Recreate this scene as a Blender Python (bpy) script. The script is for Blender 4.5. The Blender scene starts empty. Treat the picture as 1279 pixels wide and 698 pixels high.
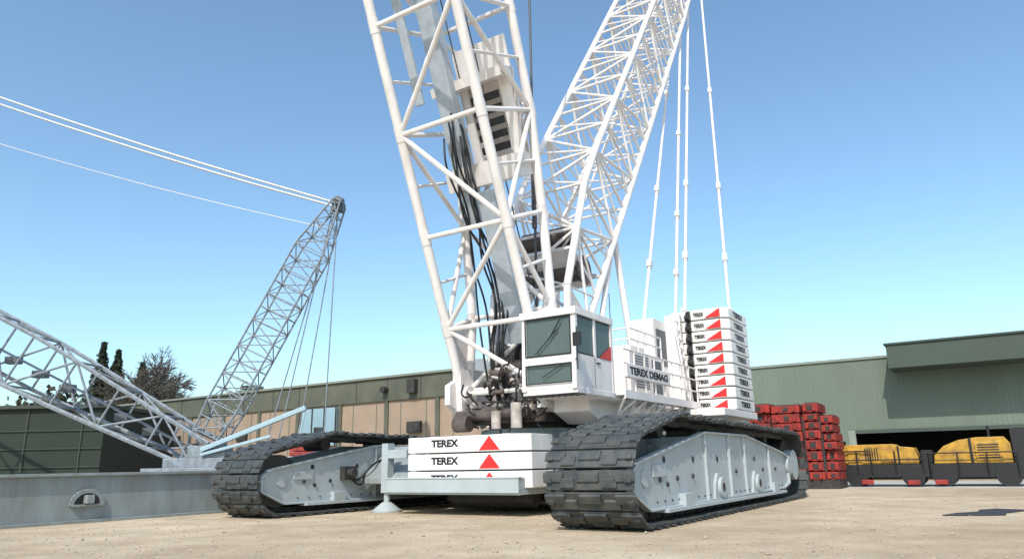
import bpy, math, random
from mathutils import Matrix, Vector
random.seed(7)
S=bpy.context.scene
# ------------------------------------------------------------------ materials
def mat(name,col,rough=.5,metal=0,dirt=None,damt=.35,scale=2.5,bump=0,bscale=40,spec=.5,coat=0,streak=False):
    m=bpy.data.materials.new(name);m.use_nodes=True
    n=m.node_tree.nodes;l=m.node_tree.links;b=n['Principled BSDF']
    b.inputs['Roughness'].default_value=rough;b.inputs['Metallic'].default_value=metal
    b.inputs['Specular IOR Level'].default_value=spec;b.inputs['Coat Weight'].default_value=coat
    tc=n.new('ShaderNodeTexCoord');mp=n.new('ShaderNodeMapping');l.new(tc.outputs['Object'],mp.inputs[0])
    if streak: mp.inputs['Scale'].default_value=(1,1,.22)
    nz=n.new('ShaderNodeTexNoise');nz.inputs['Scale'].default_value=scale;nz.inputs['Detail'].default_value=8;nz.inputs['Roughness'].default_value=.65
    l.new(mp.outputs[0],nz.inputs['Vector'])
    rp=n.new('ShaderNodeValToRGB');rp.color_ramp.elements[0].position=.38;rp.color_ramp.elements[1].position=.72
    d=dirt if dirt else tuple(c*.55 for c in col)
    rp.color_ramp.elements[0].color=(0,0,0,1);rp.color_ramp.elements[1].color=(damt,damt,damt,1)
    l.new(nz.outputs['Fac'],rp.inputs[0])
    mx=n.new('ShaderNodeMix');mx.data_type='RGBA'
    mx.inputs['A'].default_value=(*col,1);mx.inputs['B'].default_value=(*d,1)
    l.new(rp.outputs[0],mx.inputs['Factor']);l.new(mx.outputs['Result'],b.inputs['Base Color'])
    if bump:
        n2=n.new('ShaderNodeTexNoise');n2.inputs['Scale'].default_value=bscale;n2.inputs['Detail'].default_value=4
        l.new(tc.outputs['Object'],n2.inputs['Vector'])
        bp=n.new('ShaderNodeBump');bp.inputs['Strength'].default_value=bump;bp.inputs['Distance'].default_value=.02
        l.new(n2.outputs['Fac'],bp.inputs['Height']);l.new(bp.outputs[0],b.inputs['Normal'])
    return m
WHITE=mat('white_paint',(.79,.75,.73),.42,dirt=(.45,.36,.30),damt=.45,streak=True)
WHITE2=mat('white_slab_paint',(.78,.76,.74),.5,dirt=(.40,.35,.30),damt=.45,streak=True,bump=.15)
GREY=mat('grey_paint',(.27,.31,.32),.45,dirt=(.15,.13,.10),damt=.6,streak=True)
GREYL=mat('light_grey_paint',(.39,.44,.46),.45,dirt=(.25,.23,.20),damt=.35,scale=1.5,bump=.08,bscale=6)
SHOE=mat('track_steel',(.042,.052,.058),.55,.3,dirt=(.17,.15,.12),damt=.5,scale=3.5,bump=.5)
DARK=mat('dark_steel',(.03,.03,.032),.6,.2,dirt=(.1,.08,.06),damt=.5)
BLACK=mat('black_rubber',(.012,.012,.013),.5)
BRONZE=mat('oily_steel',(.15,.115,.10),.45,.4,dirt=(.03,.025,.025),damt=.9)
RED=mat('red_paint',(.62,.02,.02),.4,dirt=(.4,.03,.02),damt=.3)
REDD=mat('red_oxide_steel',(.36,.028,.018),.6,dirt=(.07,.012,.01),damt=.95,scale=1.8)
YEL=mat('yellow_paint',(.55,.30,.03),.45,dirt=(.14,.08,.03),damt=.95)
LETTER=mat('black_lettering',(.01,.01,.01),.5)
CHROME=mat('cable_steel',(.6,.6,.6),.4,.2)
ROPE=mat('wire_rope',(.12,.12,.12),.6,.5)
BG=mat('bluegrey_paint',(.24,.28,.32),.5,dirt=(.08,.08,.08),damt=.8)
BEAMG=mat('bluegrey_beam_paint',(.42,.47,.52),.5,dirt=(.2,.2,.2),damt=.5)
BGD=mat('dark_bluegrey_paint',(.09,.105,.12),.5)
def glass():
    m=bpy.data.materials.new('tinted_glass');m.use_nodes=True
    n=m.node_tree.nodes;l=m.node_tree.links;b=n['Principled BSDF']
    b.inputs['Base Color'].default_value=(.16,.20,.19,1);b.inputs['Roughness'].default_value=.06
    t=n.new('ShaderNodeBsdfTransparent');t.inputs[0].default_value=(.65,.75,.72,1)
    mx=n.new('ShaderNodeMixShader');mx.inputs[0].default_value=.5
    l.new(t.outputs[0],mx.inputs[1]);l.new(b.outputs[0],mx.inputs[2]);l.new(mx.outputs[0],n['Material Output'].inputs[0])
    return m
GLASS=glass()
# ------------------------------------------------------------------ mesh builder
class MB:
    def __init__(s): s.v=[];s.f=[]
    def add(s,vs,fs):
        o=len(s.v);s.v+= [tuple(p) for p in vs];s.f+=[tuple(i+o for i in f) for f in fs]
    def box(s,a,b):
        x0,y0,z0=[min(p,q) for p,q in zip(a,b)];x1,y1,z1=[max(p,q) for p,q in zip(a,b)]
        s.add([(x0,y0,z0),(x1,y0,z0),(x1,y1,z0),(x0,y1,z0),(x0,y0,z1),(x1,y0,z1),(x1,y1,z1),(x0,y1,z1)],
              [(0,3,2,1),(4,5,6,7),(0,1,5,4),(1,2,6,5),(2,3,7,6),(3,0,4,7)])
    def tube(s,p,q,r,n=8,r2=None):
        p=Vector(p);q=Vector(q);d=q-p
        if d.length<1e-5:return
        d.normalize();a=d.orthogonal().normalized();b=d.cross(a);r2=r if r2 is None else r2
        vs=[];
        for c,rr in((p,r),(q,r2)):
            for i in range(n):
                t=2*math.pi*i/n;vs.append(c+a*math.cos(t)*rr+b*math.sin(t)*rr)
        fs=[(i,(i+1)%n,n+(i+1)%n,n+i) for i in range(n)]+[tuple(range(n-1,-1,-1)),tuple(range(n,2*n))]
        s.add(vs,fs)
    def beam(s,p,q,w,h,up=(0,0,1)):
        p=Vector(p);q=Vector(q);d=(q-p).normalized();u=Vector(up)
        a=d.cross(u)
        if a.length<1e-3:a=d.cross(Vector((1,0,0)))
        a.normalize();b=a.cross(d)
        vs=[c+a*i*w/2+b*j*h/2 for c in(p,q) for i,j in((-1,-1),(1,-1),(1,1),(-1,1))]
        s.add(vs,[(3,2,1,0),(4,5,6,7),(0,1,5,4),(1,2,6,5),(2,3,7,6),(3,0,4,7)])
    def prism(s,pts,ax,a,b):
        def mk(p,c):
            r=[p[0],p[1]];r.insert(ax,c);return r
        n=len(pts)
        s.add([mk(p,a) for p in pts]+[mk(p,b) for p in pts],
              [tuple(range(n-1,-1,-1)),tuple(range(n,2*n))]+[(i,(i+1)%n,n+(i+1)%n,n+i) for i in range(n)])
    def obj(s,name,m,parent=None,bevel=0,smooth=False):
        me=bpy.data.meshes.new(name);me.from_pydata(s.v,[],s.f);me.update()
        import bmesh
        bm=bmesh.new();bm.from_mesh(me);bmesh.ops.recalc_face_normals(bm,faces=bm.faces);bm.to_mesh(me);bm.free()
        o=bpy.data.objects.new(name,me);S.collection.objects.link(o);me.materials.append(m)
        if parent:o.parent=parent
        if bevel:
            mo=o.modifiers.new('b','BEVEL');mo.width=bevel;mo.segments=2;mo.limit_method='ANGLE'
        if smooth:
            for p in me.polygons:p.use_smooth=True
            me.set_sharp_from_angle(angle=math.radians(40))
        return o
def empty(name,loc=(0,0,0),rz=0):
    e=bpy.data.objects.new(name,None);S.collection.objects.link(e);e.location=loc;e.rotation_euler=(0,0,rz);return e
def wires(name,lines,r,m,parent,smooth=True):
    cu=bpy.data.curves.new(name,'CURVE');cu.dimensions='3D';cu.bevel_depth=r;cu.bevel_resolution=2;cu.resolution_u=6
    for pts in lines:
        if smooth and len(pts)>2:
            sp=cu.splines.new('BEZIER');sp.bezier_points.add(len(pts)-1)
            for b,p in zip(sp.bezier_points,pts):b.co=p;b.handle_left_type=b.handle_right_type='AUTO'
        else:
            sp=cu.splines.new('POLY');sp.points.add(len(pts)-1)
            for b,p in zip(sp.points,pts):b.co=(*p,1)
    o=bpy.data.objects.new(name,cu);S.collection.objects.link(o);cu.materials.append(m)
    if parent:o.parent=parent
    return o
def text(name,body,loc,axes,size,m,parent,sx=1):
    cu=bpy.data.curves.new(name,'FONT');cu.body=body;cu.size=size;cu.extrude=.004;cu.offset=size*.04
    cu.align_x='CENTER';cu.align_y='CENTER'
    o=bpy.data.objects.new(name,cu);S.collection.objects.link(o);cu.materials.append(m);o.parent=parent
    X,Y,Z=[Vector(a) for a in axes]
    M=Matrix((X,Y,Z)).transposed().to_4x4();o.matrix_local=Matrix.Translation(loc)@M@Matrix.Diagonal((sx,1,1,1))
    return o
FRONT=((0,-1,0),(0,0,1),(-1,0,0));SIDE=((1,0,0),(0,0,1),(0,-1,0))
def lattice(mb,secs,rc,rb,n=8,ph=0,horiz=True,xin=False):
    for i in range(len(secs)):
        if horiz:
            for k in range(4): mb.tube(secs[i][k],secs[i][(k+1)%4],rb,8)
        if i+1<len(secs):
            for k in range(4):
                mb.tube(secs[i][k],secs[i+1][k],rc,n)
                if (i+k+ph)%2: mb.tube(secs[i][k],secs[i+1][(k+1)%4],rb,8)
                else: mb.tube(secs[i][(k+1)%4],secs[i+1][k],rb,8)
        if xin and i%2==0: mb.tube(secs[i][0],secs[i][2],rb*.8,6)
# ------------------------------------------------------------------ main crane
OX,OY=.63,23.41;AZ=math.radians(57)
crane=empty('crawler_crane',(OX,OY,0),AZ)
def hull(pts):
    pts=sorted(set(pts))
    def half(P):
        h=[]
        for p in P:
            while len(h)>1 and (h[-1][0]-h[-2][0])*(p[1]-h[-2][1])-(h[-1][1]-h[-2][1])*(p[0]-h[-2][0])<=0:h.pop()
            h.append(p)
        return h
    a=half(pts);b=half(pts[::-1]);return a[:-1]+b[:-1]
def track(vc,name):
    circ=[(-6.05,.98,.88),(-4.1,1.72,.58),(5.0,1.62,.58),(7.05,1.12,1.02)]
    P=[]
    for cx,cz,r in circ:
        for i in range(48):
            t=2*math.pi*i/48;P.append((round(cx+r*math.cos(t),4),round(cz+r*math.sin(t),4)))
    H=hull(P)
    L=0;seg=[]
    for i in range(len(H)):
        a=Vector(H[i]);b=Vector(H[(i+1)%len(H)]);seg.append((a,b,(b-a).length));L+=(b-a).length
    n=int(L/.40);pitch=L/n
    mb=MB()
    def at(s):
        s%=L
        for a,b,l in seg:
            if s<=l: return a+(b-a)*(s/l if l else 0)
            s-=l
        return seg[-1][1]
    for i in range(n):
        c=at(i*pitch);a=at(i*pitch-pitch*.45);b=at(i*pitch+pitch*.45)
        t=(b-a).normalized();nn=Vector((t.y,-t.x))
        jz=random.uniform(-.008,.008);jt=random.uniform(-.025,.025)
        t=(t+nn*jt).normalized();nn=Vector((t.y,-t.x))
        if c.y>1.9 and -4<c.x<5: c=c-Vector((0,.035*math.sin((c.x+4)/1.5*math.pi)**2))
        def P3(x,y,z,c=c,t=t,nn=nn):
            q=c+t*x+nn*(z+jz);return (q.x,vc+y,q.y)
        def bx(x0,x1,y0,y1,z0,z1,tp=0):
            vs=[P3(x,y,z) for z in(z0,z1) for x,y in((x0+tp*(z==z1),y0),(x1-tp*(z==z1),y0),(x1-tp*(z==z1),y1),(x0+tp*(z==z1),y1))]
            mb.add(vs,[(0,3,2,1),(4,5,6,7),(0,1,5,4),(1,2,6,5),(2,3,7,6),(3,0,4,7)])
        h=pitch*.47
        bx(-h,h,-.95,.95,-.02,.045)
        bx(-h*.9,h*.3,-1.0,-.55,.045,.085,.03);bx(-h*.3,h*.9,-.62,-.30,.045,.085,.03)
        bx(-h*.9,h*.3,-.24,.24,.045,.085,.03)
        bx(-h*.3,h*.9,.30,.62,.045,.085,.03);bx(-h*.9,h*.3,.55,1.0,.045,.085,.03)
        bx(-.06,.06,-.93,-.80,.03,.11,.01);bx(-.06,.06,.80,.93,.03,.11,.01)
        bx(-h*1.08,h*1.08,-.42,-.28,-.16,-.02);bx(-h*1.08,h*1.08,.28,.42,-.16,-.02)
    mb.obj(name+'_shoes',SHOE,crane,bevel=.014)
    fr=MB()
    prof=[(-6.72,.72),(-6.72,1.12),(-6.4,1.3),(-2.3,1.98),(1.2,1.98),(5.3,1.52),(5.95,1.4),(5.95,.55),(5.2,.42),(-5.9,.36)]
    for s in(-1,1):
        fr.prism(prof,1,vc+s*.70,vc+s*.76)
        for i in range(len(prof)):
            a=prof[i];b=prof[(i+1)%len(prof)]
            fr.beam((a[0],vc+s*.77,a[1]),(b[0],vc+s*.77,b[1]),.16,.05,(0,0,1) if abs(b[0]-a[0])>.3 else (1,0,0))
        for u,z1 in((-2.3,1.95),(-.4,1.95),(1.0,1.95),(3.6,1.7)):
            fr.beam((u,vc+s*.80,.4),(u,vc+s*.80,z1),.05,.08,(0,1,0))
        fr.box((-5.2,vc+s*.6,.28),(5.0,vc+s*.93,.36))
        for u in (-3.9,3.8): fr.box((u-.25,vc+s*.6,.36),(u+.25,vc+s*.92,.62))
        for u in(-1.35,2.05): fr.prism([(u-.5,.36),(u-.42,.75),(u-.2,1.0),(u+.2,1.0),(u+.42,.75),(u+.5,.36)],1,vc+s*.76,vc+s*.83)
        fr.box((-5.6,vc+s*.76,1.0),(-4.9,vc+s*.80,1.25))
    fr.box((-6.1,vc-.69,.6),(5.8,vc+.69,1.2));
    fr.box((-2.3,vc-.69,1.2),(2.3,vc+.69,1.9))
    fr.obj(name+'_side_frame',GREYL,crane,bevel=.008)
    d=MB()
    for u in [-4.9+i*.72 for i in range(14)]:
        d.tube((u,vc-.45,.27),(u,vc+.45,.27),.22,16)
    for u in (-4.1,-1.5,1.2,3.6,5.0): d.tube((u,vc-.4,2.02),(u,vc+.4,2.02),.2,16)
    d.tube((-6.05,vc-.66,.98),(-6.05,vc+.66,.98),.72,28);d.tube((7.05,vc-.5,1.12),(7.05,vc+.5,1.12),.82,24)
    for k in range(16):
        t=2*math.pi*k/16
        d.beam((7.05+.75*math.cos(t),vc,1.12+.75*math.sin(t)),(7.05+.95*math.cos(t),vc,1.12+.95*math.sin(t)),.8,.1,(0,1,0))
    for s in(-1,1):
        for u in(-5.2,-4.8,-4.2,-3.2,.2,2.9,4.4):
            d.tube((u,vc+s*.76,.95+.12*math.sin(u*3)),(u,vc+s*.80,.95+.12*math.sin(u*3)),.05,10)
        for u in (-4.9,-3.1,-1.3,2.1): d.tube((u,vc+s*.76,1.35),(u,vc+s*.775,1.35),.07,12)
        for u in(-1.35,2.05): d.tube((u,vc+s*.90,.66),(u,vc+s*.905,.66),.11,20)
        for i in range(26):
            u=-5.4+i*.42;d.tube((u,vc+s*.76,.50),(u,vc+s*.785,.50),.022,6)
    d.obj(name+'_rollers',DARK,crane,smooth=True)
    g=MB()
    for s in(-1,1):
        for u in (-1.35,2.05): g.tube((u,vc+s*.82,.66),(u,vc+s*.90,.66),.25,24)
        g.tube((-6.0,vc+s*.5,.98),(-6.0,vc+s*.80,.98),.18,20)
        g.tube((6.1,vc+s*.5,1.12),(6.1,vc+s*.86,1.12),.3,20)
        g.tube((7.05,vc+s*.5,1.12),(7.05,vc+s*.8,1.12),.5,24)
        g.beam((5.6,vc+s*.7,1.1),(7.1,vc+s*.7,1.12),.12,.6)
    g.obj(name+'_hubs',GREYL,crane,bevel=.01,smooth=True)
track(-5.45,'right_crawler');track(5.45,'left_crawler')
wires('travel_hoses',[[(-3.6,4.62,1.25),(-3.5,4.4,1.0),(-3.2,4.5,.95),(-2.9,4.3,1.3),(-2.4,4.4,1.5),(-1.7,4.2,1.7)],[(-3.5,4.62,1.1),(-3.3,4.35,.8),(-2.9,4.5,1.05),(-2.2,4.3,1.2),(-1.7,4.1,1.5)]],.035,BLACK,crane)
c=MB();c.box((-3.8,4.5,.95),(-3.3,4.69,1.35));c.tube((-3.55,4.3,1.15),(-3.55,4.6,1.15),.14,16);c.obj('travel_motor_valve',DARK,crane,bevel=.01)
c=MB()
c.box((-1.7,-4.75,.95),(1.7,4.75,1.85));c.box((-2.3,-2.2,.9),(2.6,2.2,2.0))
c.prism([(-3.0,1.0),(-1.7,1.95),(1.7,1.95),(3.0,1.0),(3.0,.8),(-3.0,.8)],1,2.6,4.6)
c.prism([(-3.0,1.0),(-1.7,1.95),(1.7,1.95),(3.0,1.0),(3.0,.8),(-3.0,.8)],1,-4.6,-2.6)
c.tube((0,0,2.0),(0,0,2.35),1.7,48)
c.obj('carbody',GREY,crane,bevel=.03)
c=MB();c.box((-2.2,-1.8,.3),(2.4,1.8,.9));c.tube((-2.6,-1.6,.4),(-2.6,1.2,.4),.24,16);c.tube((0,0,2.35),(0,0,2.75),1.45,48);c.obj('slew_ring',DARK,crane,bevel=.02)
c=MB()
c.box((-4.0,-1.95,.55),(-2.4,2.55,.68));c.box((-4.05,-1.95,.60),(-3.93,2.55,.98));c.box((-3.93,2.45,.68),(-2.4,2.55,.98));c.box((-3.93,-1.95,.68),(-2.4,-1.85,.98))
c.box((-3.2,2.55,1.55),(-2.9,3.3,1.8))
c.box((-3.15,2.2,.98),(-2.7,2.42,1.9));c.box((-4.07,-1.97,.96),(-3.90,2.57,1.0))
c.obj('counterweight_tray',GREYL,crane,bevel=.012)
c=MB()
for i in range(3):
    z=.72+i*.47
    pr=[(-3.75,2.0),(-3.9,1.85),(-3.9,-1.75),(-3.6,-2.1),(-2.5,-2.1),(-2.5,2.0)]
    c.prism(pr,2,z,z+.43)
    for v in(1.3,-1.2):c.box((-3.5,v-.12,z+.43),(-3.0,v+.12,z+.46))
c.obj('carbody_counterweights',WHITE2,crane,bevel=.03)
tri=MB()
for i in range(3):
    z=.72+i*.47
    text('slab_lettering_%d'%i,'TEREX',(-3.905,.55,z+.235),FRONT,.26,LETTER,crane,1.2)
    tri.add([(-3.906,-.62,z+.03),(-3.906,-1.3,z+.03),(-3.906,-.96,z+.41)],[(0,1,2)])
tri.obj('warning_triangles',RED,crane)
j=MB()
j.box((-3.2,3.3,.55),(-2.9,3.55,2.0));j.tube((-3.05,3.43,.25),(-3.05,3.43,.6),.09,16)
j.tube((-3.05,3.43,.06),(-3.05,3.43,.28),.42,24,.14);j.tube((-3.05,3.43,0),(-3.05,3.43,.06),.46,24)
j.obj('support_jack',GREYL,crane,bevel=.01)
# superstructure
s=MB()
s.prism([(-2.4,3.1),(-2.4,3.7),(-1.2,4.3),(5.2,4.3),(5.2,2.85),(-1.6,2.75)],1,-1.75,-1.55)
s.prism([(-2.4,3.1),(-2.4,3.7),(-1.2,4.3),(5.2,4.3),(5.2,2.85),(-1.6,2.75)],1,1.55,1.75)
s.box((-1.9,-1.55,2.76),(5.1,1.55,3.0));s.box((1.0,-1.55,3.0),(5.1,1.55,4.2))
s.prism([(-1.8,2.72),(-1.0,2.42),(2.5,2.42),(5.4,2.8),(5.4,3.05),(-1.8,3.05)],1,-2.9,-1.76)
s.box((4.0,-4.9,2.75),(8.0,4.9,3.0))
s.box((.9,-3.0,3.35),(3.7,-1.8,4.75));s.box((3.8,-2.7,3.1),(5.2,-1.8,6.25));s.box((.9,1.8,3.1),(4.9,3.2,5.0))
s.box((5.28,-2.75,3.02),(7.9,-1.9,6.3))
s.box((-1.9,-3.45,3.02),(.9,-1.8,3.2))
s.box((1.4,-2.8,4.75),(2.6,-2.0,5.0));s.tube((3.1,-2.5,4.75),(3.1,-2.5,5.6),.09,14)
s.obj('superstructure',WHITE,crane,bevel=.025)
r=MB()
r.box((-1.25,-3.75,3.14),(5.0,-3.0,3.2));r.box((-1.25,-3.78,3.05),(5.0,-3.74,3.28))
for zz in (3.65,4.05,4.45):
    r.tube((-1.2,-3.73,zz),(4.9,-3.73,zz),.026,6)
for i in range(9):
    u=-1.2+i*.76;r.tube((u,-3.73,3.1),(u,-3.73,4.45),.028,6)
for i in range(8):
    u=-1.2+i*.76
    r.tube((u,-3.72,3.05),(u+.38,-3.3,2.62),.035,6);r.tube((u+.76,-3.72,3.05),(u+.38,-3.3,2.62),.035,6)
r.tube((-.8,-3.3,2.62),(4.9,-3.3,2.62),.045,6)
for zz in (5.1,5.45):
    r.tube((1.0,-3.0,zz),(3.6,-3.0,zz),.026,6);r.tube((1.0,-3.0,zz),(1.0,-1.9,zz),.026,6)
for u in(1.0,1.65,2.3,2.95,3.6): r.tube((u,-3.0,4.7),(u,-3.0,5.45),.026,6)
for u in (4.45,4.85): r.tube((u,-3.6,3.0),(u,-3.2,6.3),.03,6)
for i in range(10): r.tube((4.45,-3.6+.04*i,3.2+i*.33),(4.85,-3.6+.04*i,3.2+i*.33),.022,6)
r.obj('catwalk_railings',WHITE,crane)
b=MB();b.box((-1.1,-3.79,3.66),(2.2,-3.76,4.02));b.obj('name_board',WHITE,crane)
text('board_lettering','TEREX DEMAG',(.55,-3.795,3.84),SIDE,.29,LETTER,crane,1.5)
d=MB()
for i in range(12): d.box((1.2,-3.012,3.6+i*.09),(2.4,-3.002,3.64+i*.09))
d.box((2.7,-3.012,3.5),(3.5,-3.002,4.6))
d.box((4.0,-2.712,4.6),(4.9,-2.702,5.9));d.box((5.27,-2.6,4.2),(5.279,-2.0,5.9))
d.obj('vents',BGD,crane)
# cab
U0,U1,V0,V1,Z0,Z1=-3.55,-1.35,-3.5,-1.85,3.05,5.3
k=MB()
p=.07
for v in(V0+p,V1-p):
    k.beam((U0+.0,v,Z0+.1),(U0+.05,v,Z1-.05),.14,.14,(1,0,0))
    k.beam((U1-p,v,Z0+.1),(U1-p,v,Z1-.05),.16,.14,(1,0,0))
    k.beam((-2.45,v,4.0),(-2.45,v,Z1-.05),.14,.14,(1,0,0))
k.box((U0-.08,V0-.04,Z1-.2),(U1+.02,V1+.04,Z1))
k.box((U0+.3,V0+.3,Z1),(U1-.4,V1-.3,Z1+.08))
k.box((U0-.02,V0,Z0),(U1,V1,Z0+.16))
k.box((U0-.05,V0+.02,3.84),(U0+.05,V1-.02,4.06))
k.box((U0-.03,V0+.02,Z0+.14),(U0+.04,V1-.02,3.34))
for v0,v1 in((V0+.01,V0+.06),(V1-.06,V1-.01)):
    k.prism([(U0+.02,Z0+.14),(U0+.02,4.08),(U1-.03,4.08),(U1-.03,Z0+.14)],1,v0,v1)
k.box((U1-.07,V0+.1,Z0+.1),(U1-.02,V1-.1,Z1-.15))
k.obj('cab_shell',WHITE,crane,bevel=.02)
g=MB()
g.box((U0-.005,V0+.13,4.07),(U0+.01,V1-.13,Z1-.2));g.box((U0-.005,V0+.13,3.35),(U0+.01,V1-.13,3.83))
for v in(V0+.035,V1-.035):
    g.box((U0+.12,v-.006,4.08),(-2.5,v+.006,Z1-.2));g.box((-2.4,v-.006,4.08),(U1-.12,v+.006,Z1-.2))
g.obj('cab_glass',GLASS,crane)
d=MB()
for a,bb in(((V0+.12,4.06),(V1-.12,4.09)),((V0+.12,Z1-.23),(V1-.12,Z1-.2)),((V0+.12,3.33),(V1-.12,3.36)),((V0+.12,3.81),(V1-.12,3.84))):
    d.box((U0-.075,a[0],a[1]),(U0-.055,bb[0],bb[1]))
for v in(V0+.12,V1-.15):
    d.box((U0-.075,v,3.36),(U0-.055,v+.03,3.81));d.box((U0-.075,v,4.09),(U0-.055,v+.03,Z1-.23))
d.tube((U0-.08,-2.3,4.12),(U0-.09,-3.0,4.75),.014,6);d.tube((U0-.09,-2.7,4.45),(U0-.09,-3.1,5.0),.018,6)
d.tube((U0-.08,-3.1,3.8),(U0-.09,-2.5,3.5),.012,6)
d.box((-2.5,-3.0,3.5),(-1.9,-2.4,3.65));d.box((-2.0,-3.0,3.6),(-1.85,-2.4,4.5));d.box((-2.0,-2.85,4.5),(-1.87,-2.55,4.7))
d.box((-2.9,-3.3,3.2),(-2.0,-3.1,3.85));d.box((-2.9,-2.3,3.2),(-2.0,-2.1,3.85));d.box((-3.3,-2.9,3.2),(-3.1,-2.5,4.1));d.box((-3.35,-2.3,3.9),(-3.2,-2.0,4.6))
for i in range(9): d.tube((U0-.1,V0+.05+i*.19,Z0-.02),(U0+.5,V0+.05+i*.19,Z0-.02),.015,6)
d.tube((U0-.1,V0,Z0-.02),(U0-.1,V1,Z0-.02),.02,6)
for a,b_ in((U0+.14,-2.52),(-2.38,U1-.15)):
    for z in(4.09,Z1-.23): d.box((a,V0+.004,z),(b_,V0+.014,z+.025))
for u in(-2.52,U1-.14): d.box((u,V0+.004,3.22),(u+.015,V0+.012,4.06))
d.box((-2.42,V0-.02,3.9),(-2.2,V0+.008,3.94))
d.obj('cab_fittings',BLACK,crane,bevel=.01)
d=MB()
d.prism([(-2.2,4.08),(-1.45,4.08),(-1.45,4.5)],1,V0-.006,V0+.004);d.tube((-1.6,-2.7,5.3),(-1.6,-2.7,5.52),.09,12)
d.obj('cab_red_trim',RED,crane)
m=MB();m.tube((U0-.05,V0,3.9),(U0-.3,V0-.18,3.9),.02,6);m.tube((U0-.3,V0-.18,3.6),(U0-.3,V0-.18,4.7),.018,6);m.box((U0-.34,V0-.3,4.2),(U0-.28,V0-.08,4.55))
m.tube((-1.2,-3.4,5.0),(-1.2,-3.4,6.1),.012,6)
m.obj('cab_mirror',BLACK,crane)
# rear counterweight stacks
w=MB();dk=MB();tri=MB()
for sgn in(-1,1):
    for i in range(9):
        z=3.02+i*.405
        pr=[(5.35,-4.78),(5.25,-4.68),(5.25,-2.8),(7.9,-2.8),(7.9,-4.78),(7.75,-4.9),(5.5,-4.9)] if sgn<0 else [(5.25,2.8),(5.25,4.9),(7.9,4.9),(7.9,2.8)]
        jx=random.uniform(-.015,.015)
        w.prism([(a+jx,b_) for a,b_ in pr],2,z,z+.365)
        if sgn<0:
            dk.tube((5.10,-3.42,z+.08),(5.10,-3.60,z+.08),.12,10);dk.box((5.1,-3.58,z+.14),(5.22,-3.44,z+.30))
            tri.add([(5.228,-4.08,z+.03),(5.228,-4.66,z+.03),(5.228,-4.66,z+.34)],[(0,1,2)])
            text('rear_front_lettering_%d'%i,'TEREX',(5.22,-3.87,z+.18),FRONT,.17,LETTER,crane,.75)
            text('rear_slab_lettering_%d'%i,'TEREX',(6.6,-4.906,z+.19),SIDE,.26,LETTER,crane,1.5)
    w.box((5.3,sgn*3.3-.1,6.66),(5.6,sgn*3.3+.1,6.8));w.box((7.3,sgn*4.4-.1,6.66),(7.6,sgn*4.4+.1,6.95))
dk.box((5.19,-3.58,3.05),(5.235,-3.44,6.6))
w.box((5.0,-3.25,3.1),(5.2,-2.65,6.5))
w.obj('rear_counterweights',WHITE2,crane,bevel=.03);dk.obj('counterweight_locks',BLACK,crane,bevel=.01);tri.obj('rear_warning_triangles',RED,crane)
# boom
D=Vector((-.38,0,.925)).normalized();N=Vector((.925,0,.38)).normalized()
def interp(s,tab):
    for (a,x),(b_,y) in zip(tab,tab[1:]):
        if s<=b_: return x+(y-x)*(s-a)/(b_-a)
    return tab[-1][1]
BW=[(0,.35),(2.5,1.65),(9,3.1),(80,3.1)]
def bsec(s,hw=1.5):
    F=Vector((-1.8,0,3.45))+D*s;Rr=F+N*interp(s,BW);y=Vector((0,hw,0))
    return [F+y,F-y,Rr-y,Rr+y]
mb=MB()
ss=[0,2.1,5.0,8.2,11.5,14.8]+[14.8+3.3*i for i in range(1,9)]
lattice(mb,[bsec(x) for x in ss],.15,.078,16,0)
for a,b_ in zip(ss[1:],ss[2:]):
    q=bsec((a+b_)/2);mb.tube(q[1],q[2],.05,6);mb.tube(q[0],q[3],.05,6)
for x in ss[1:]:
    for c_ in bsec(x): mb.tube(c_-D*.22,c_+D*.22,.162,16)
for v in(-1.5,1.5):
    mb.beam((-1.75,v,2.9),(-1.85,v,4.2),.3,.55,(1,0,0));mb.tube((-1.7,v-.25,3.4),(-1.7,v+.25,3.4),.3,20)
    mb.add([bsec(0,v)[0]+Vector((0,.02,0)),bsec(2.1,v)[0],bsec(2.1,v)[3],bsec(0,v)[3]],[(0,1,2,3)])
def bp(s,n_,v): return Vector((-1.8,v,3.45))+D*s+N*n_
def panel(s0,s1,n0,n1,v0,v1,M):
    vs=[bp(a,n_,v) for a in(s0,s1) for n_,v in((n0,v0),(n1,v0),(n1,v1),(n0,v1))]
    M.add(vs,[(3,2,1,0),(4,5,6,7),(0,1,5,4),(1,2,6,5),(2,3,7,6),(3,0,4,7)])
panel(6.2,6.9,1.4,2.4,-1.4,1.2,mb);panel(9.3,9.6,1.8,2.6,-1.4,1.3,mb)
panel(6.9,9.3,2.2,2.3,-1.38,-1.0,mb);panel(6.9,9.3,2.2,2.3,.2,.5,mb);panel(6.2,10.6,2.42,2.5,-1.4,.6,mb)
mb.obj('main_boom_lattice',WHITE,crane,smooth=True)
d=MB()
for i in range(5): panel(7.15+i*.4,7.38+i*.4,2.13,2.18,-.95,.1,d)
d.obj('boom_slots',BLACK,crane)
g=MB()
panel(5.0,22,1.5,1.9,.35,.95,g);panel(1.2,6.0,.9,1.2,-.7,-.1,g)
panel(9,14,.7,.8,.9,1.2,g)
g.obj('boom_inner_beam',BEAMG,crane,bevel=.02)
hs=[]
for i in range(8):
    v=.8-.1*i+random.uniform(-.1,.1);n0=1.0+.1*(i%3)
    hs.append([bp(8.2+random.uniform(-.6,.6),n0+.3,v),bp(7.0,n0+random.uniform(-.1,.2),v-.1),bp(5.4,n0+.35*random.uniform(-1,1),v-.15),bp(4.0,n0+.3*random.uniform(-1,1),v-.3*random.random()),bp(2.5,n0-.1,v-.5*random.random()),bp(1.0,.4,v-.2),Vector((-1.6,v-.3,3.2))])
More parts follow.
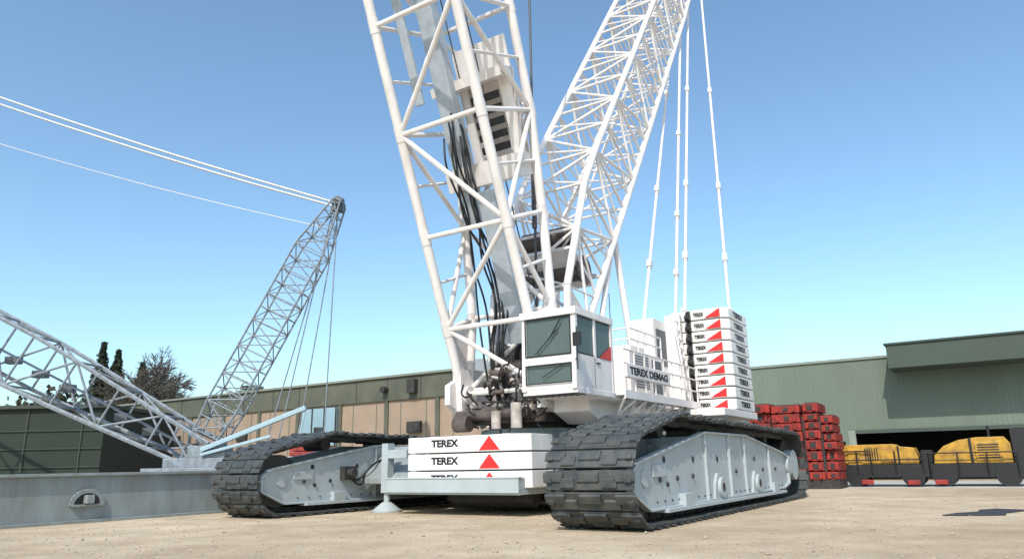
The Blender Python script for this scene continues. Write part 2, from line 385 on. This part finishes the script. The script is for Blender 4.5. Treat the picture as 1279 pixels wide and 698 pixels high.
wires('boom_hydraulic_hoses',hs,.034,BLACK,crane)
hs=[]
for i in range(50):
    a=Vector((random.uniform(-2.3,-1.4),random.uniform(-1.3,1.15),random.uniform(2.5,4.3)))
    b_=a+Vector((random.uniform(-.3,.4),random.uniform(-.6,.3),random.uniform(-.8,.3)));b_.z=max(2.4,b_.z)
    m_=(a+b_)/2+Vector((-.3,random.uniform(-.25,.15),random.uniform(-.3,.2)))
    hs.append([a,m_,b_])
wires('foot_hydraulic_hoses',hs,.028,BLACK,crane)
o=MB();ow=MB()
for i in range(38):
    a=Vector((random.uniform(-2.3,-1.2),random.uniform(-1.4,1.1),random.uniform(2.5,4.1)))
    if i%3: (o if i%2 else ow).tube(a,a+Vector((random.choice([0,.1]),random.uniform(.2,.5),random.uniform(-.1,.1))),random.uniform(.04,.12),12)
    else: (o if i%2 else ow).box(a,a+Vector((.25,random.uniform(.15,.35),random.uniform(.1,.3))))
o.tube((-2.2,-1.2,2.75),(-2.2,1.4,2.75),.16,16);o.tube((-2.4,.8,2.5),(-2.4,1.3,2.5),.24,20)
o.box((-1.9,-1.5,2.5),(-1.0,1.5,3.0))
ow.tube((-2.6,-1.0,2.3),(-2.6,-1.0,3.0),.16,14);ow.tube((-2.6,-.3,2.3),(-2.6,-.3,2.8),.14,14)
o.obj('foot_hydraulics',BRONZE,crane,bevel=.01,smooth=True);ow.obj('foot_fittings',mat('dusty_white_paint',(.5,.44,.40),.5,dirt=(.15,.12,.1),damt=.9),crane,bevel=.01,smooth=True)
o=MB()
for v in(-1.0,0,1.0): o.tube((.3,v-.4,4.7),(.3,v+.4,4.7),.5,24)
for v in(-1.45,-.5,.5,1.45): o.tube((.3,v-.03,4.7),(.3,v+.03,4.7),.68,28)
o.tube((.35,0,9.2),(.35,0,11.2),.09,12)
o.obj('hoist_winches',BRONZE,crane,smooth=True)
# mast
E=Vector((.58,0,.815)).normalized();Mn=Vector((-.815,0,.58)).normalized()
MW=[(0,.3),(2.3,1.7),(7,2.85),(27,2.85),(35,.7)]
def mp_(s,w_,v): return Vector((-.05,v,4.0))+E*s+Mn*w_
MH=[(0,1.45),(26,1.25),(35,.9)]
def msec(s):
    hw=interp(s,MH);wv=interp(s,MW);return [mp_(s,0,hw),mp_(s,0,-hw),mp_(s,wv,-hw),mp_(s,wv,hw)]
mb=MB()
ss=[0,2.3,4.6]+[4.6+1.95*i for i in range(1,12)]+[28.2,30.4,32.7,35]
lattice(mb,[msec(x) for x in ss],.13,.056,12,1,xin=True)
for a,b_ in zip(ss[1:],ss[2:]):
    q=msec((a+b_)/2);A=msec(a);B=msec(b_)
    mb.tube(q[0],A[3],.04,6);mb.tube(q[0],B[3],.04,6);mb.tube(q[1],A[2],.04,6);mb.tube(q[1],B[2],.04,6)
    mb.tube(q[0],A[1],.04,6);mb.tube(q[3],A[2],.04,6)
for v in(-.9,0,.9): mb.tube(mp_(35,.35,v-.1),mp_(35,.35,v+.1),.55,20)
for v in(-1.45,1.45): mb.add([mp_(0,0,v),mp_(2.3,0,v),mp_(2.3,1.7,v),mp_(0,.3,v)],[(0,1,2,3)])
vs=[mp_(a,w_,v) for a in(4.0,4.15) for w_,v in((.1,-1.2),(1.9,-1.2),(1.9,1.2),(.1,1.2))];mb.add(vs,[(3,2,1,0),(4,5,6,7),(0,1,5,4),(1,2,6,5),(2,3,7,6),(3,0,4,7)])
mb.obj('mast_lattice',WHITE,crane,smooth=True)
o=MB()
for w_ in(.8,1.7): o.tube(mp_(3.3+w_,w_,-1.1),mp_(3.3+w_,w_,1.1),.36,20)
for v in(-1.15,0,1.15): o.tube(mp_(4.1,.8,v-.03),mp_(4.1,.8,v+.03),.52,24)
o.obj('mast_winch',BRONZE,crane,smooth=True)
a=MB()
for v in(-1.6,1.6): a.tube((1.2,v,4.2),mp_(7,0,v*.8),.1,10);a.tube((4.6,v,4.2),mp_(7,0,v*.8),.12,10)
a.obj('mast_backstay',WHITE,crane,smooth=True)
T=lambda v:mp_(35,.2,v)
PL=[[T(-.9),Vector((7.4,-4.4,6.9))],[T(-.3),Vector((5.5,-3.3,6.75))],[T(.3),Vector((4.2,-2.2,6.3))],[mp_(27,0,-.9),Vector((5.45,-2.95,6.6))]]
wires('pendant_rods',PL+[[T(.9),(7.4,4.4,6.9)],[T(.5),(5.5,3.3,6.75)]],.062,WHITE,crane,False)
b=MB()
for P0,P1 in PL:
    for t in(.75,.5,.9): b.beam(P0.lerp(P1,t),P0.lerp(P1,t+.012),.18,.22)
b.obj('pendant_joints',WHITE,crane)
wires('hoist_ropes',[[(.3,.5,5.2),bp(40,1.5,.3)],[(.3,-.3,5.2),bp(40,1.8,-.2)]],.022,ROPE,crane,False)
wires('aux_rope',[[(.35,0,5.2),(.5,0,32)]],.045,ROPE,crane,False)
# ------------------------------------------------------------------ steel beam
sb=empty('steel_beam',(OX,OY,0),AZ)
b=MB()
b.box((-19,8.72,.08),(1,8.80,1.22));b.box((-19,8.6,1.22),(1,9.9,1.3));b.box((-19,8.55,0),(1,9.9,.08));b.box((-19,9.7,.08),(1,9.78,1.22))
for u in(-15,-11.9,-4.0,-1): b.box((u,8.62,.08),(u+.05,8.72,1.22))
b.obj('girder',GREY,sb,bevel=.008)
b=MB()
for k_ in range(12):
    t0=math.pi*k_/12;t1=math.pi*(k_+1)/12
    b.beam((-9.2+.42*math.cos(t0),8.68,.45+.38*math.sin(t0)),(-9.2+.42*math.cos(t1),8.68,.45+.38*math.sin(t1)),.12,.06,(0,1,0))
b.box((-9.62,8.62,.42),(-8.78,8.74,.48));b.box((-9.3,8.5,.5),(-9.1,8.72,.72))
b.obj('hatch',GREY,sb,bevel=.01)
b=MB();b.add([(-9.2+.36*math.cos(math.pi*i/12),8.71,.48+.33*math.sin(math.pi*i/12)) for i in range(13)],[tuple(range(13))]);b.obj('hatch_opening',DARK,sb)
# ------------------------------------------------------------------ buildings
BRICK=mat('tan_render',(.33,.245,.18),.85,dirt=(.22,.165,.12),damt=.6,scale=.4,bump=.3,bscale=6)
PAR=mat('green_parapet',(.105,.11,.08),.8,dirt=(.055,.06,.045),damt=.8,scale=.5)
GRN=mat('green_cladding',(.145,.18,.14),.7,dirt=(.10,.12,.095),damt=.7,scale=.25,streak=True)
DGRN=mat('dark_green_cladding',(.05,.07,.056),.7,scale=.4)
CONC=mat('concrete',(.46,.44,.40),.85,dirt=(.33,.3,.26),damt=.6,scale=.6)
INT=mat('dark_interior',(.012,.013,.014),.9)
WIN=mat('window_glass',(.26,.38,.44),.25,scale=.3)
wh=empty('brick_warehouse',(OX,OY,0),AZ)
b=MB();b.box((30,13,0),(60,92,7.2));b.obj('walls',BRICK,wh)
b=MB();b.box((29.8,12.8,7.21),(60,92.2,9.3));
for v in range(16,92,6): b.box((29.85,v,0),(29.99,v+.45,7.2))
b.obj('parapet_and_pilasters',PAR,wh)
b=MB();b.box((29.6,12.6,9.3),(60.1,92.4,9.5))
for v in range(16,92,3): b.box((29.92,v+1.5,0),(29.99,v+1.56,7.2))
b.obj('coping',mat('weathered_coping',(.22,.23,.19),.8),wh)
b=MB();b.box((29.7,60,0),(29.84,70,2.6));b.box((29.7,40.5,3.4),(29.84,45.5,7.0));b.obj('light_panels',WIN,wh)
b=MB();
for v in (40.5,42.1,43.8,45.4): b.box((29.6,v,3.4),(29.69,v+.1,7.0))
b.box((29.3,30.4,7.7),(29.8,31.3,8.9));b.tube((29.2,34.2,8.2),(29.8,34.2,8.2),.3,12)
for v in range(18,90,12): b.box((29.7,v,4.2),(29.98,v+1.6,5.2))
for v in range(14,92,4): b.box((29.77,v,7.25),(29.81,v+.05,9.28))
b.obj('wall_lamps_vents',DARK,wh)
gw=empty('green_warehouse',(OX,OY,0),AZ)
b=MB()
b.box((28,-4.9,0),(28.3,12.7,7.05));b.box((28,-60,2.85),(28.3,-4.9,7.05));b.box((28.3,-60,6.8),(60,12.7,7.0))
b.box((28,-60,0),(28.3,-22,2.85))
b.obj('walls',GRN,gw)
b=MB()
for v in range(-240,48):
    b.box((27.975,v*.25,2.95),(27.999,v*.25+.06,7.0))
b.obj('cladding_ribs',GRN,gw)
b=MB();b.box((27.9,-60,2.7),(27.99,-4.9,2.9));b.obj('door_lintel',DGRN,gw)
b=MB();b.box((27.9,-60,7.05),(60,12.8,7.2));b.box((27.85,-5.3,0),(27.99,-4.9,2.9));b.obj('roof_trim',mat('roof_trim_paint',(.22,.25,.21),.7),gw)
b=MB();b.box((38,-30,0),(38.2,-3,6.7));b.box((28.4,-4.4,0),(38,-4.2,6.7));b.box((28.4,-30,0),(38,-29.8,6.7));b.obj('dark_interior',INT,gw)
b=MB();b.box((25.5,-60,6.15),(30,-7.8,7.45));b.obj('canopy_fascia',DGRN,gw)
b=MB();b.box((25.4,-60.1,7.45),(30.1,-7.7,7.55));b.obj('canopy_coping',DGRN,gw)
b=MB();b.box((27.6,2.0,4.7),(27.98,2.4,4.95));b.obj('wall_lamp',CONC,gw)
sh=empty('green_shed',(0,0,0))
b=MB();b.box((-75,66,0),(-37,80,7.0));b.obj('walls',mat('shed_cladding',(.018,.027,.02),.8,scale=.3),sh)
b=MB();b.box((-75.3,65.6,7.0),(-36.8,80.3,7.3));
for x in range(-74,-37,5): b.box((x,65.9,0),(x+.12,65.99,7.0))
for z in(1.8,3.4,5.0): b.box((-75,65.85,z),(-37,65.9,z+.08))
b.obj('trim',mat('shed_trim',(.045,.055,.045),.8),sh)
# ------------------------------------------------------------------ background crane
c2=empty('crawler_crane.001',(0,0,0))
def lat2(p,q,w0,w1,bays,rc,rb,nm,dw=1.2,tp=True):
    p=Vector(p);q=Vector(q);d=(q-p).normalized();y=Vector((0,1,0));n_=d.cross(y).normalized()
    secs=[]
    for i in range(bays+1):
        t=i/bays;c_=p.lerp(q,t);w=w0+(w1-w0)*min(1,t*5)
        if t>.8 and tp: w=w1*(1-.75*(t-.8)/.2)
        secs.append([c_+n_*w/2+y*dw,c_-n_*w/2+y*dw,c_-n_*w/2-y*dw,c_+n_*w/2-y*dw])
    m_=MB();lattice(m_,secs,rc,rb,6);return m_.obj(nm,BG,c2,smooth=True)
lat2((-21.6,50,1.8),(-12.6,50,20.2),1.4,2.2,20,.075,.04,'mast_lattice',.8)
lat2((-20.6,50,2.2),(-82,50,33.4),1.8,3.7,19,.16,.08,'boom_lattice',1.5)
lat2((-80,50,32),(-83,50,48.5),1.5,1.5,8,.08,.04,'jib_strut',.8)
m=MB()
A=Vector((-22,49,3.0));B=Vector((-80,49,32.0))
m.beam(A,B,.6,.06)
for i in range(14):
    q=A.lerp(B,.05+i*.035)+Vector((0,1.2,-.5));m.box(q-Vector((.45,.3,.25)),q+Vector((.45,.3,.25)))
m.obj('boom_walkway',BGD,c2)
def sag(a,b_,s_,n=8):
    a=Vector(a);b_=Vector(b_);return [a.lerp(b_,i/n)-Vector((0,0,s_*4*(i/n)*(1-i/n))) for i in range(n+1)]
wires('boom_pendants',[sag((-12.9,49.6,20.1),(-83,49.6,48.6),1.6),sag((-12.9,50.3,20.0),(-83,50.3,48.0),1.7)],.08,CHROME,c2)
wires('boom_rope',[sag((-13.6,50,18.3),(-83,50,43.4),2.0)],.03,CHROME,c2)
wires('mast_pendants',[[(-12.6,49.6,20),(-12.9,49.6,2)],[(-12.7,50.4,20),(-15.0,50.4,2.5)],[(-12.9,50,19.5),(-17,50,2.5)],[(-13.2,50,19),(-16.2,50,2.5)]],.045,BG,c2,False)
m=MB();m.tube((-12.6,49.3,20.2),(-12.6,50.7,20.2),.3,16);m.box((-13.1,49.7,19.5),(-12.3,50.3,20.5));m.obj('mast_head',BGD,c2)
m=MB();m.box((-24,47.5,.9),(-13,52.5,1.5));m.box((-23,48.3,1.5),(-12.5,51.7,2.1));m.box((-21.5,48.4,2.1),(-19,49.8,2.9));m.obj('superstructure',BG,c2,bevel=.04)
m=MB();m.beam((-20.5,48.2,2.6),(-13.8,48.2,5.2),.35,.3);m.beam((-20.5,48.2,2.3),(-16,48.2,3.4),.2,.2);m.beam((-13.8,48.2,5.2),(-14.2,48.2,3),.12,.12)
m.obj('auxiliary_jib',mat('paleblue_paint',(.33,.46,.53),.5),c2,bevel=.04)
m=MB()
for y0 in(46.4,51.8): m.prism([(-25,.3),(-24.6,0),(-13,0),(-12.4,.4),(-12.4,.9),(-13,1.2),(-24.6,1.2),(-25,.9)],1,y0,y0+1.6)
m.obj('crawlers',SHOE,c2,bevel=.05)
m=MB()
for i in range(3): m.box((-14.8,48.4,2.12+i*.3),(-12.9,51.6,2.38+i*.3))
m.obj('counterweights',REDD,c2,bevel=.03)
# ------------------------------------------------------------------ red counterweight stack
rs=empty('red_counterweight_stack',(OX,OY,0),AZ)
b=MB();dk=MB()
cols=[(-2.5,-3.5,8),(-3.6,-4.85,8),(-4.95,-5.6,8),(-5.7,-6.2,7)]
for ci,(a,bb,n_) in enumerate(cols):
    z=.4
    for i in range(n_):
        hh=random.choice([.33,.38,.43]);off=random.uniform(-.18,.18);ov=random.uniform(-.04,.04)
        b.box((15.4+off+ci*.12,bb+ov,z),(17.6+off,a+ov,z+hh))
        dk.box((15.6+ci*.12,bb+.08,z+hh),(17.4,a-.08,z+hh+.06))
        for q in(.2,.8):
            vv=bb+(a-bb)*q;b.box((15.28+off+ci*.12,vv-.06,z+.04),(15.4+off+ci*.12,vv+.06,z+hh-.04))
        dk.box((15.37+off+ci*.12,(a+bb)/2-.12,z+.08),(15.398+off+ci*.12,(a+bb)/2+.12,z+hh-.08))
        z+=hh+.055
b.obj('slabs',REDD,rs,bevel=.006);dk.box((15.5,-6.2,0),(17.5,-2.5,.39))
for v in(-3.55,-4.9,-5.65): dk.box((15.7,v-.05,0),(17.5,v+.05,3.2))
dk.obj('spacers',DARK,rs)
# ------------------------------------------------------------------ yellow machines
def wheel(m_,x,y,r,w_):
    m_.tube((x,y-w_/2,r),(x,y+w_/2,r),r,24)
y1=empty('yellow_construction_machine',(17.5,35.2,0),math.radians(-33))
b=MB()
b.prism([(-1.7,1.0),(-1.7,1.75),(-1.55,1.9),(.5,1.9),(.6,1.8),(1.3,1.72),(1.45,1.3),(1.45,1.0)],1,-.85,.85)
b.box((-1.5,-.9,1.0),(-.9,-.86,1.7));b.box((-.1,-.9,1.05),(.5,-.86,1.6))
b.obj('body',YEL,y1,bevel=.03)
b=MB()
b.box((-1.8,-.95,.42),(1.8,.95,.98))
for i in range(6): b.box((-.75+i*.1,-.865,1.15),(-.70+i*.1,-.852,1.75))
b.box((.62,-.87,1.0),(.7,-.852,1.8))
for x in(-1.2,1.15):
    for y in(-.8,.8): wheel(b,x,y,.48,.36)
for x in(-1.7,-1.1,-.5,.5,1.6): b.tube((x,-1.0,.6),(x,-1.0,1.6),.035,6)
b.tube((-1.7,-1.0,1.6),(-.5,-1.0,1.6),.035,6);b.tube((-1.7,-1.0,1.2),(1.6,-1.0,1.2),.03,6)
b.box((-2.0,-.4,.9),(-1.7,.4,2.1));b.box((1.5,-.8,.9),(1.8,.8,1.5))
b.obj('chassis_wheels_rails',BLACK,y1,bevel=.01)
b=MB();b.box((-1.0,-1.12,.12),(-.5,-.98,.32));b.box((.9,-1.12,.1),(1.4,-.98,.3));b.obj('red_steps',REDD,y1,bevel=.02)
y2=empty('yellow_construction_machine.001',(20.7,33.6,0),math.radians(-33))
b=MB();b.prism([(-1.55,1.0),(-1.5,1.35),(-1.1,1.75),(-.5,2.0),(.2,2.1),(1.25,2.1),(1.45,1.8),(1.45,1.0)],1,-.8,.8)
b.box((.1,-.86,1.1),(1.1,-.82,1.9));b.obj('body',YEL,y2,bevel=.06)
b=MB();b.box((-1.8,-.95,.4),(1.9,.95,.98))
for x in(-1.2,1.2):
    for y in(-.8,.8): wheel(b,x,y,.5,.36)
b.box((-.1,-.87,1.0),(0,-.8,2.08));b.box((1.5,-.9,.8),(2.1,.9,2.4));b.box((-2.0,-.7,.9),(-1.6,.7,1.6))
for x in(-1.7,-.6,.5,1.6): b.tube((x,-1.1,.5),(x,-1.1,1.45),.03,6)
b.tube((-1.7,-1.1,1.45),(1.6,-1.1,1.45),.03,6)
for i in range(6): b.box((.2,-.875,1.2+i*.11),(1.0,-.861,1.25+i*.11))
b.tube((.7,.3,2.1),(.7,.3,2.6),.06,10)
b.obj('chassis_wheels_rails',BLACK,y2,bevel=.01)
b=MB();b.box((-1.6,-1.25,.1),(-1.1,-1.1,.3));b.obj('red_steps',REDD,y2,bevel=.02)
wc=empty('waste_container',(15.9,22.0,0),math.radians(-33))
b=MB();b.prism([(0,0),(0,1.9),(3.5,1.9),(3.5,0)],1,0,1.8)
for i in range(7): b.box((.1+i*.55,-.06,.1),(.2+i*.55,0,1.8))
b.box((-.05,-.08,1.8),(3.55,1.88,1.95));b.obj('skip_body',DGRN,wc,bevel=.02)
pm=MB();pm.prism([(9.6,17.1),(10.3,16.9),(10.9,16.9),(11.3,17.5),(12.3,18.2),(11.9,18.8),(11.3,18.5),(10.9,17.9),(10.2,17.6)],2,.004,.03);pm.obj('ground_shadow_patch',DARK)  # thin dark sheet standing in for a shadow cast on the ground
# ------------------------------------------------------------------ trees
LEAF=mat('conifer_foliage',(.02,.035,.018),.9,dirt=(.05,.06,.03),damt=.7,scale=2)
BARK=mat('bark',(.10,.085,.07),.9)
def conifer(name,x,y,h,r):
    e=empty(name,(x,y,0));t=MB();t.tube((0,0,0),(0,0,h*.98),.28,8,.03)
    f=MB()
    L=int(h*3)
    for i in range(L):
        z=h*.3+h*.7*i/L;rr=r*(1-(z/h))*1.15+.12
        for k_ in range(10):
            a=random.uniform(0,6.28);q=rr*random.uniform(.5,1.15)
            t.tube((0,0,z),(math.cos(a)*q*.8,math.sin(a)*q*.8,z-.3*q),.035,4,.01)
            for j_ in range(10):
                s_=q*random.uniform(.1,1);c_=Vector((math.cos(a)*s_,math.sin(a)*s_,z-.35*s_))+Vector([random.uniform(-.2,.2) for _ in range(3)])
                d1=Vector([random.uniform(-1,1) for _ in range(3)]).normalized()*.24;d2=Vector((random.uniform(-1,1),random.uniform(-1,1),-.8)).normalized()*.36
                f.add([c_-d1,c_+d2*.5,c_+d1,c_-d2],[(0,1,2,3)])
    t.obj('trunk',BARK,e);f.obj('foliage',LEAF,e)
conifer('conifer_tree',-68.3,119,22.3,4.6);conifer('conifer_tree.001',-65.2,118,20.8,5.0);conifer('conifer_tree.002',-62.0,120,19.0,4.8)
bt=empty('bare_tree',(-57,115,0));t=MB()
def br(p,d,l,r,lv):
    q=p+d*l;t.tube(p,q,r,5,r*.7)
    if lv==0:return
    for i in range(4 if lv>1 else 3):
        nd=(d+Vector([random.uniform(-.75,.75) for _ in range(3)])).normalized()
        br(q if i else p.lerp(q,.7),nd,l*random.uniform(.62,.85),max(.045,r*.6),lv-1)
br(Vector((0,0,0)),Vector((0,0,1)),5.8,.38,6);t.obj('trunk_and_branches',BARK,bt)
f=MB()
for i in range(9000):
    x=random.uniform(-110,-30);c_=Vector((x,135+random.uniform(-6,6),0));hh=13.5+2.0*math.sin(x*.35)+1.5*math.sin(x*.9+1)
    c_.z=random.uniform(0,1)**.6*hh
    d1=Vector([random.uniform(-1,1) for _ in range(3)]).normalized()*.6;d2=Vector([random.uniform(-1,1) for _ in range(3)]).normalized()*.6
    f.add([c_-d1,c_+d2,c_+d1,c_-d2],[(0,1,2,3)])
f.obj('distant_trees',mat('distant_foliage',(.05,.055,.035),.9,dirt=(.09,.08,.06),damt=.7))
# ------------------------------------------------------------------ ground
gm=bpy.data.materials.new('sandy_gravel');gm.use_nodes=True
n=gm.node_tree.nodes;l=gm.node_tree.links;b=n['Principled BSDF'];b.inputs['Roughness'].default_value=.95;b.inputs['Specular IOR Level'].default_value=.2
tc=n.new('ShaderNodeTexCoord')
def nz(sc,det=6,ro=.6,vec=None):
    x=n.new('ShaderNodeTexNoise');x.inputs['Scale'].default_value=sc;x.inputs['Detail'].default_value=det;x.inputs['Roughness'].default_value=ro;l.new(vec or tc.outputs['Object'],x.inputs['Vector']);return x
def ramp(src,p0,p1,c0,c1):
    r=n.new('ShaderNodeValToRGB');e=r.color_ramp.elements;e[0].position=p0;e[1].position=p1;e[0].color=(*c0,1);e[1].color=(*c1,1);l.new(src,r.inputs[0]);return r
big=nz(.13,5);mid=nz(.8,7,.6);fine=nz(22,8,.75)
r1=ramp(big.outputs['Fac'],.36,.64,(.48,.38,.265),(.64,.53,.39))
r2=ramp(mid.outputs['Fac'],.32,.68,(.76,.74,.71),(1.06,1.06,1.06))
r3=ramp(fine.outputs['Fac'],.3,.7,(.62,.61,.6),(1.16,1.16,1.16))
def mul(a,c,f_=1):
    m_=n.new('ShaderNodeMix');m_.data_type='RGBA';m_.blend_type='MULTIPLY';m_.inputs['Factor'].default_value=f_
    l.new(a,m_.inputs['A']);l.new(c,m_.inputs['B']);return m_.outputs['Result']
l.new(mul(mul(r1.outputs[0],r2.outputs[0]),r3.outputs[0]),b.inputs['Base Color'])
bp1=n.new('ShaderNodeBump');bp1.inputs['Strength'].default_value=.6;bp1.inputs['Distance'].default_value=.03;l.new(fine.outputs['Fac'],bp1.inputs['Height'])
bp2=n.new('ShaderNodeBump');bp2.inputs['Strength'].default_value=.5;bp2.inputs['Distance'].default_value=.12;l.new(mid.outputs['Fac'],bp2.inputs['Height']);l.new(bp1.outputs[0],bp2.inputs['Normal']);l.new(bp2.outputs[0],b.inputs['Normal'])
g=MB();g.add([(-1500,-1500,0),(1500,-1500,0),(1500,1500,0),(-1500,1500,0)],[(0,1,2,3)]);g.obj('ground',gm)
ap=MB();ap.box((17,-60,-.1),(27.8,-2.4,.006));a_=ap.obj('concrete_pavement',CONC);a_.location=(OX,OY,0);a_.rotation_euler=(0,0,AZ)
st=MB()
for i in range(4500):
    y=7+ (random.random()**1.6)*22;x=random.uniform(-.75,.8)*y
    r=random.uniform(.008,.028)*(1+1.0*(random.random()<.05));c_=Vector((x,y,r*.3))
    vs=[c_+Vector((random.uniform(.6,1.2)*r*dx,random.uniform(.6,1.2)*r*dy,random.uniform(.5,.9)*r*dz)) for dx,dy,dz in((1,0,0),(-1,0,0),(0,1,0),(0,-1,0),(0,0,1),(0,0,-1))]
    st.add(vs,[(0,2,4),(2,1,4),(1,3,4),(3,0,4),(2,0,5),(1,2,5),(3,1,5),(0,3,5)])
st.obj('gravel',mat('stones',(.44,.37,.28),.9,dirt=(.25,.2,.15),damt=1,scale=1.3))
# ------------------------------------------------------------------ light, camera
ts=Vector((-.25,-.75,.82)).normalized()
sun=bpy.data.lights.new('sun','SUN');sun.energy=4.2;sun.angle=math.radians(.5);sun.color=(1,.935,.85)
so=bpy.data.objects.new('sun',sun);S.collection.objects.link(so);so.rotation_euler=ts.to_track_quat('Z','Y').to_euler()
w=bpy.data.worlds.new('World');S.world=w;w.use_nodes=True;n=w.node_tree.nodes;l=w.node_tree.links
sk=n.new('ShaderNodeTexSky');sk.sky_type='NISHITA';sk.sun_disc=False;sk.sun_elevation=math.asin(ts.z);sk.sun_rotation=math.atan2(ts.x,ts.y)
sk.air_density=1.0;sk.dust_density=1.4;sk.ozone_density=1.3
gx=n.new('ShaderNodeMix');gx.data_type='RGBA';gx.blend_type='MULTIPLY';gx.inputs['Factor'].default_value=1;gx.inputs['B'].default_value=(1.52,1.78,1.78,1)
l.new(sk.outputs[0],gx.inputs['A']);l.new(gx.outputs['Result'],n['Background'].inputs[0]);n['Background'].inputs[1].default_value=.13
cam=bpy.data.cameras.new('camera');co=bpy.data.objects.new('camera',cam);S.collection.objects.link(co)
cam.lens=900/1279*36;cam.sensor_width=36;cam.clip_end=5000
M=Matrix.Rotation(math.pi/2+math.atan(231/900),4,'X')@Matrix.Rotation(math.radians(-1.1),4,'Z')
co.matrix_world=Matrix.Translation((0,0,1.3))@M
S.camera=co
S.view_settings.view_transform='Standard';S.view_settings.look='None';S.view_settings.exposure=0
